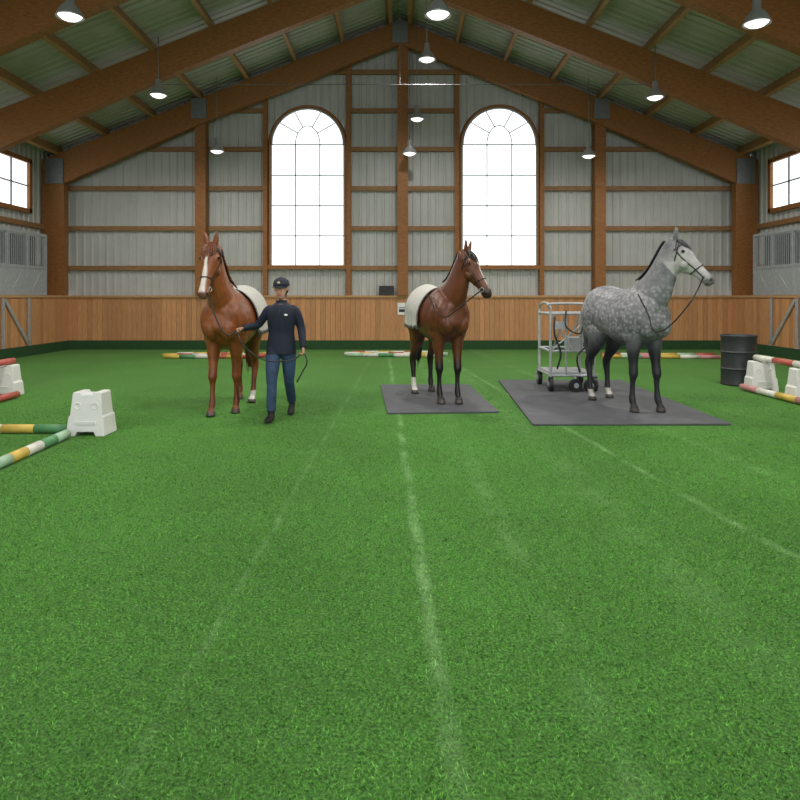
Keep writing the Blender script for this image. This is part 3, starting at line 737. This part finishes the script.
mb.tube([(0,-.082,1.60),(0,-.098,1.572),(0,-.106,1.556),(0,-.088,1.548)],[(.008,.009),(.011,.011),(.012,.015),(.008,.012)],seg=8,lat=X_)
for sx in(-1,1): mb.ell((sx*.080,.01,1.585),(.010,.018,.028))
mb.tube([(-.022,-.084,1.524),(0,-.092,1.524),(.022,-.084,1.524)],[.005,.008,.005],seg=8,lat=(0,0,1))
HE=len(mb.v)
HR=Matrix.Translation((0,-.01,1.50))@Matrix.Rotation(math.radians(8),4,'X')@Matrix.Rotation(math.radians(-6),4,'Z')@Matrix.Scale(1.04,4)@Matrix.Translation((0,0,-1.50))
for i in range(HB,HE): mb.v[i]=tuple(HR@Vector(mb.v[i]))
def hand(w,d,pn,side,curl):
    d=Vector(d).normalized(); pn=Vector(pn); pn=(pn-d*pn.dot(d)).normalized(); s=d.cross(pn).normalized()*side
    w=Vector(w)
    pts=[w-d*.03,w+d*.01,w+d*.045,w+d*.085]
    mb.tube(pts,[(.022,.024),(.018,.030),(.017,.038),(.014,.038)],seg=12,lat=s)
    for i,(o,ln) in enumerate(((.030,.072),(.010,.080),(-.010,.074),(-.029,.058))):
        p=w+d*.075+s*o; pts=[p.copy()]; a=.15
        q=p.copy()
        for f,c in((.45,curl),(.30,curl*1.2),(.25,curl)):
            a+=c; dd=d*math.cos(a)+pn*math.sin(a); q=q+dd*ln*f; pts.append(q.copy())
        mb.tube(pts,[.0095,.009,.0085,.007],seg=8,k=3,lat=s)
    p=w+d*.03+s*.028; t1=(s*.8+d*.6+pn*.4).normalized(); t2=(d*.8+pn*.6).normalized()
    mb.tube([p,p+t1*.035,p+t1*.035+t2*.028,p+t1*.03+t2*.052],[.013,.011,.010,.007],seg=8,k=3,lat=pn)
hand((-.455,-.085,1.105),(-.75,-.6,-.12),(.1,-.3,-1),1,1.0)
hand((.28,-.07,.87),(.05,-.2,-1),(-1,0,0),1,1.0)
me=remeshed(mb,'handler_body',.0062,3,.4)
kd=KDTree(len(mb.v))
for i,v in enumerate(mb.v): kd.insert(v,i)
kd.balance()
pal=np.array([(.50,.27,.19),(.012,.017,.032),(.035,.065,.125),(.02,.018,.018)])
co=getco(me); lab=np.array([mb.lab[kd.find(c)[1]] for c in co])
# clean garment edges: hem, cuffs, collar, trouser bottoms
x_,y_,z_=co.T
tor=(np.abs(x_)<.215)&(z_>.5)&(z_<1.40); lab[tor&(z_>=.79)]=JK; lab[tor&(z_<.79)]=JN
lab[(x_<0)&(z_<.5)&(z_>=.118)]=JN; lab[(x_<0)&(z_<.118)]=BT
pl=(z_-.165)*.9+(y_-.295)*-.35
lab[(x_>0)&(z_<.5)&(pl>=0)]=JN; lab[(x_>0)&(z_<.5)&(pl<0)]=BT
for w_,d_,sel in(((-.455,-.085,1.105),(-.75,-.6,-.12),x_<-.38),((.28,-.07,.87),(.05,-.2,-1),(x_>.2)&(z_<.93))):
    d_=np.array(d_)/np.linalg.norm(d_); q=(co-np.array(w_))@d_
    lab[sel&(q>.004)]=SK; lab[sel&(q<=.004)]=JK
nk=(z_>1.40)&(z_<1.50)&(np.abs(x_)<.1); lab[nk&(z_<1.452)&(y_>-.062)]=JK; lab[nk&((z_>=1.452)|(y_<=-.066))]=SK
cols=pal[lab]
inv=HR.inverted(); ch=co@np.array(inv.to_3x3()).T+np.array(inv.translation)
lip=(np.abs(ch[:,0])<.024)&(np.abs(ch[:,2]-1.524)<.007)&(ch[:,1]<-.07); cols[lip]=(.42,.12,.10)
setcol(me,cols); me.materials.append(attrmat('clothes_and_skin',.7,False,.3,.3))
o=bpy.data.objects.new('body',me); sc.collection.objects.link(o); o.parent=e
def headpart(b,*a,**k):
    b.v=[tuple(HR@Vector(v)) for v in b.v]; return b.obj(*a,**k)
b=MB()
for sx in(-1,1): b.ell((sx*.029,-.081,1.592),(.011,.006,.006),0,10,6); b.ell((sx*.029,-.0855,1.592),(.0055,.003,.0055),1,8,5); b.tube([(sx*.012,-.088,1.607),(sx*.03,-.089,1.611),(sx*.046,-.078,1.607)],.003,seg=6,k=2,mi=1)
headpart(b,'eyes',[M_white,M_eye],e,smooth=True)
M_hair=mat('brown_hair',(.035,.018,.010),.5,0,.3,50,bump=.5)
b=MB(); b.ell((0,.034,1.585),(.086,.082,.088)); b.tube([(0,.10,1.60),(0,.14,1.57),(0,.145,1.50),(0,.12,1.42)],[.02,.03,.028,.008],seg=10); headpart(b,'hair',M_hair,e,smooth=True)
M_navy=mat('navy_fabric',(.012,.017,.032),.8,0,.2,40,bump=.2,bscale=300)
b=MB(); V=[];F=[]
for i in range(9):
    ph=math.pi/2*i/8
    for j in range(24):
        th=2*math.pi*j/24; V.append((.093*math.cos(ph)*math.cos(th),.012+.108*math.cos(ph)*math.sin(th),1.624+.095*math.sin(ph)**.8))
for i in range(8):
    for j in range(24): F.append((i*24+j,i*24+(j+1)%24,(i+1)*24+(j+1)%24,(i+1)*24+j))
b.add(V,F)
V=[];F=[]
for i in range(13):
    a=math.radians(200+140*i/12)
    for r in(1.0,1.3,1.6): V.append((.091*math.cos(a)*(1+.12*(r-1)),.012+.104*math.sin(a)*r,1.630-.012*(r-1)-.012*abs(math.cos(a))**2*r))
for i in range(12):
    for j in range(2): F.append((i*3+j,(i+1)*3+j,(i+1)*3+j+1,i*3+j+1))
b.add(V,F); b.ell((0,.012,1.719),(.008,.008,.005))
headpart(b,'cap',M_navy,e,smooth=True,solid=.004)
b=MB(); b.ell((0,-.090,1.668),(.020,.004,.015)); headpart(b,'cap_badge',mat('badge_gold',(.6,.5,.25),.5),e,smooth=True)
b=MB(); b.ell((.075,-.118,1.27),(.025,.005,.012)); b.obj('jacket_logo',M_white,e,smooth=True)
b=MB(); b.tube([(0,-.130,.80),(0,-.122,.92),(0,-.110,1.05),(0,-.124,1.18),(0,-.126,1.28),(0,-.10,1.36),(0,-.062,1.43)],.003,seg=6,k=3,lat=X_); b.obj('jacket_zip',M_black,e)

def rope(name,pts,r=.008,m=M_black,k=6):
    b=MB(); b.tube(pts,r,seg=8,k=k); b.obj(name,m,smooth=True)
hr=Vector((PX-.525,PY-.145,1.075)); hl=Vector((PX+.275,PY-.10,.79))
q=H1['W'](H1['hp'](.50,math.pi,1.1))
md=(q+hr)/2
rope('lead_rope',[q,q+Vector((.03,.0,-.16)),Vector((md.x-.02,7.60,1.16)),Vector((hr.x-.06,7.62,1.03)),hr+Vector((-.01,-.01,.0)),hr+Vector((.03,-.02,-.02)),hr+Vector((.12,-.12,-.16)),hr+Vector((.38,-.18,-.33)),hl+Vector((-.12,-.12,-.06)),hl+Vector((-.02,0,0)),hl+Vector((.03,-.02,.0)),hl+Vector((.06,-.05,-.10)),hl+Vector((.0,-.06,-.22)),hl+Vector((-.06,-.06,-.33))],.009)

# ---------------------------------------------------------------- world, camera
w=bpy.data.worlds.new('overcast'); sc.world=w; w.use_nodes=True
bg=w.node_tree.nodes['Background']; bg.inputs[0].default_value=(.92,.96,1,1); bg.inputs[1].default_value=1.8
cam=bpy.data.cameras.new('camera'); co_=bpy.data.objects.new('camera',cam); sc.collection.objects.link(co_)
co_.location=(0,0,1.49); co_.rotation_euler=(math.pi/2,0,0); cam.sensor_width=36; cam.clip_end=200
cam.lens=28.8; cam.shift_x=0; cam.shift_y=-.129
sc.camera=co_
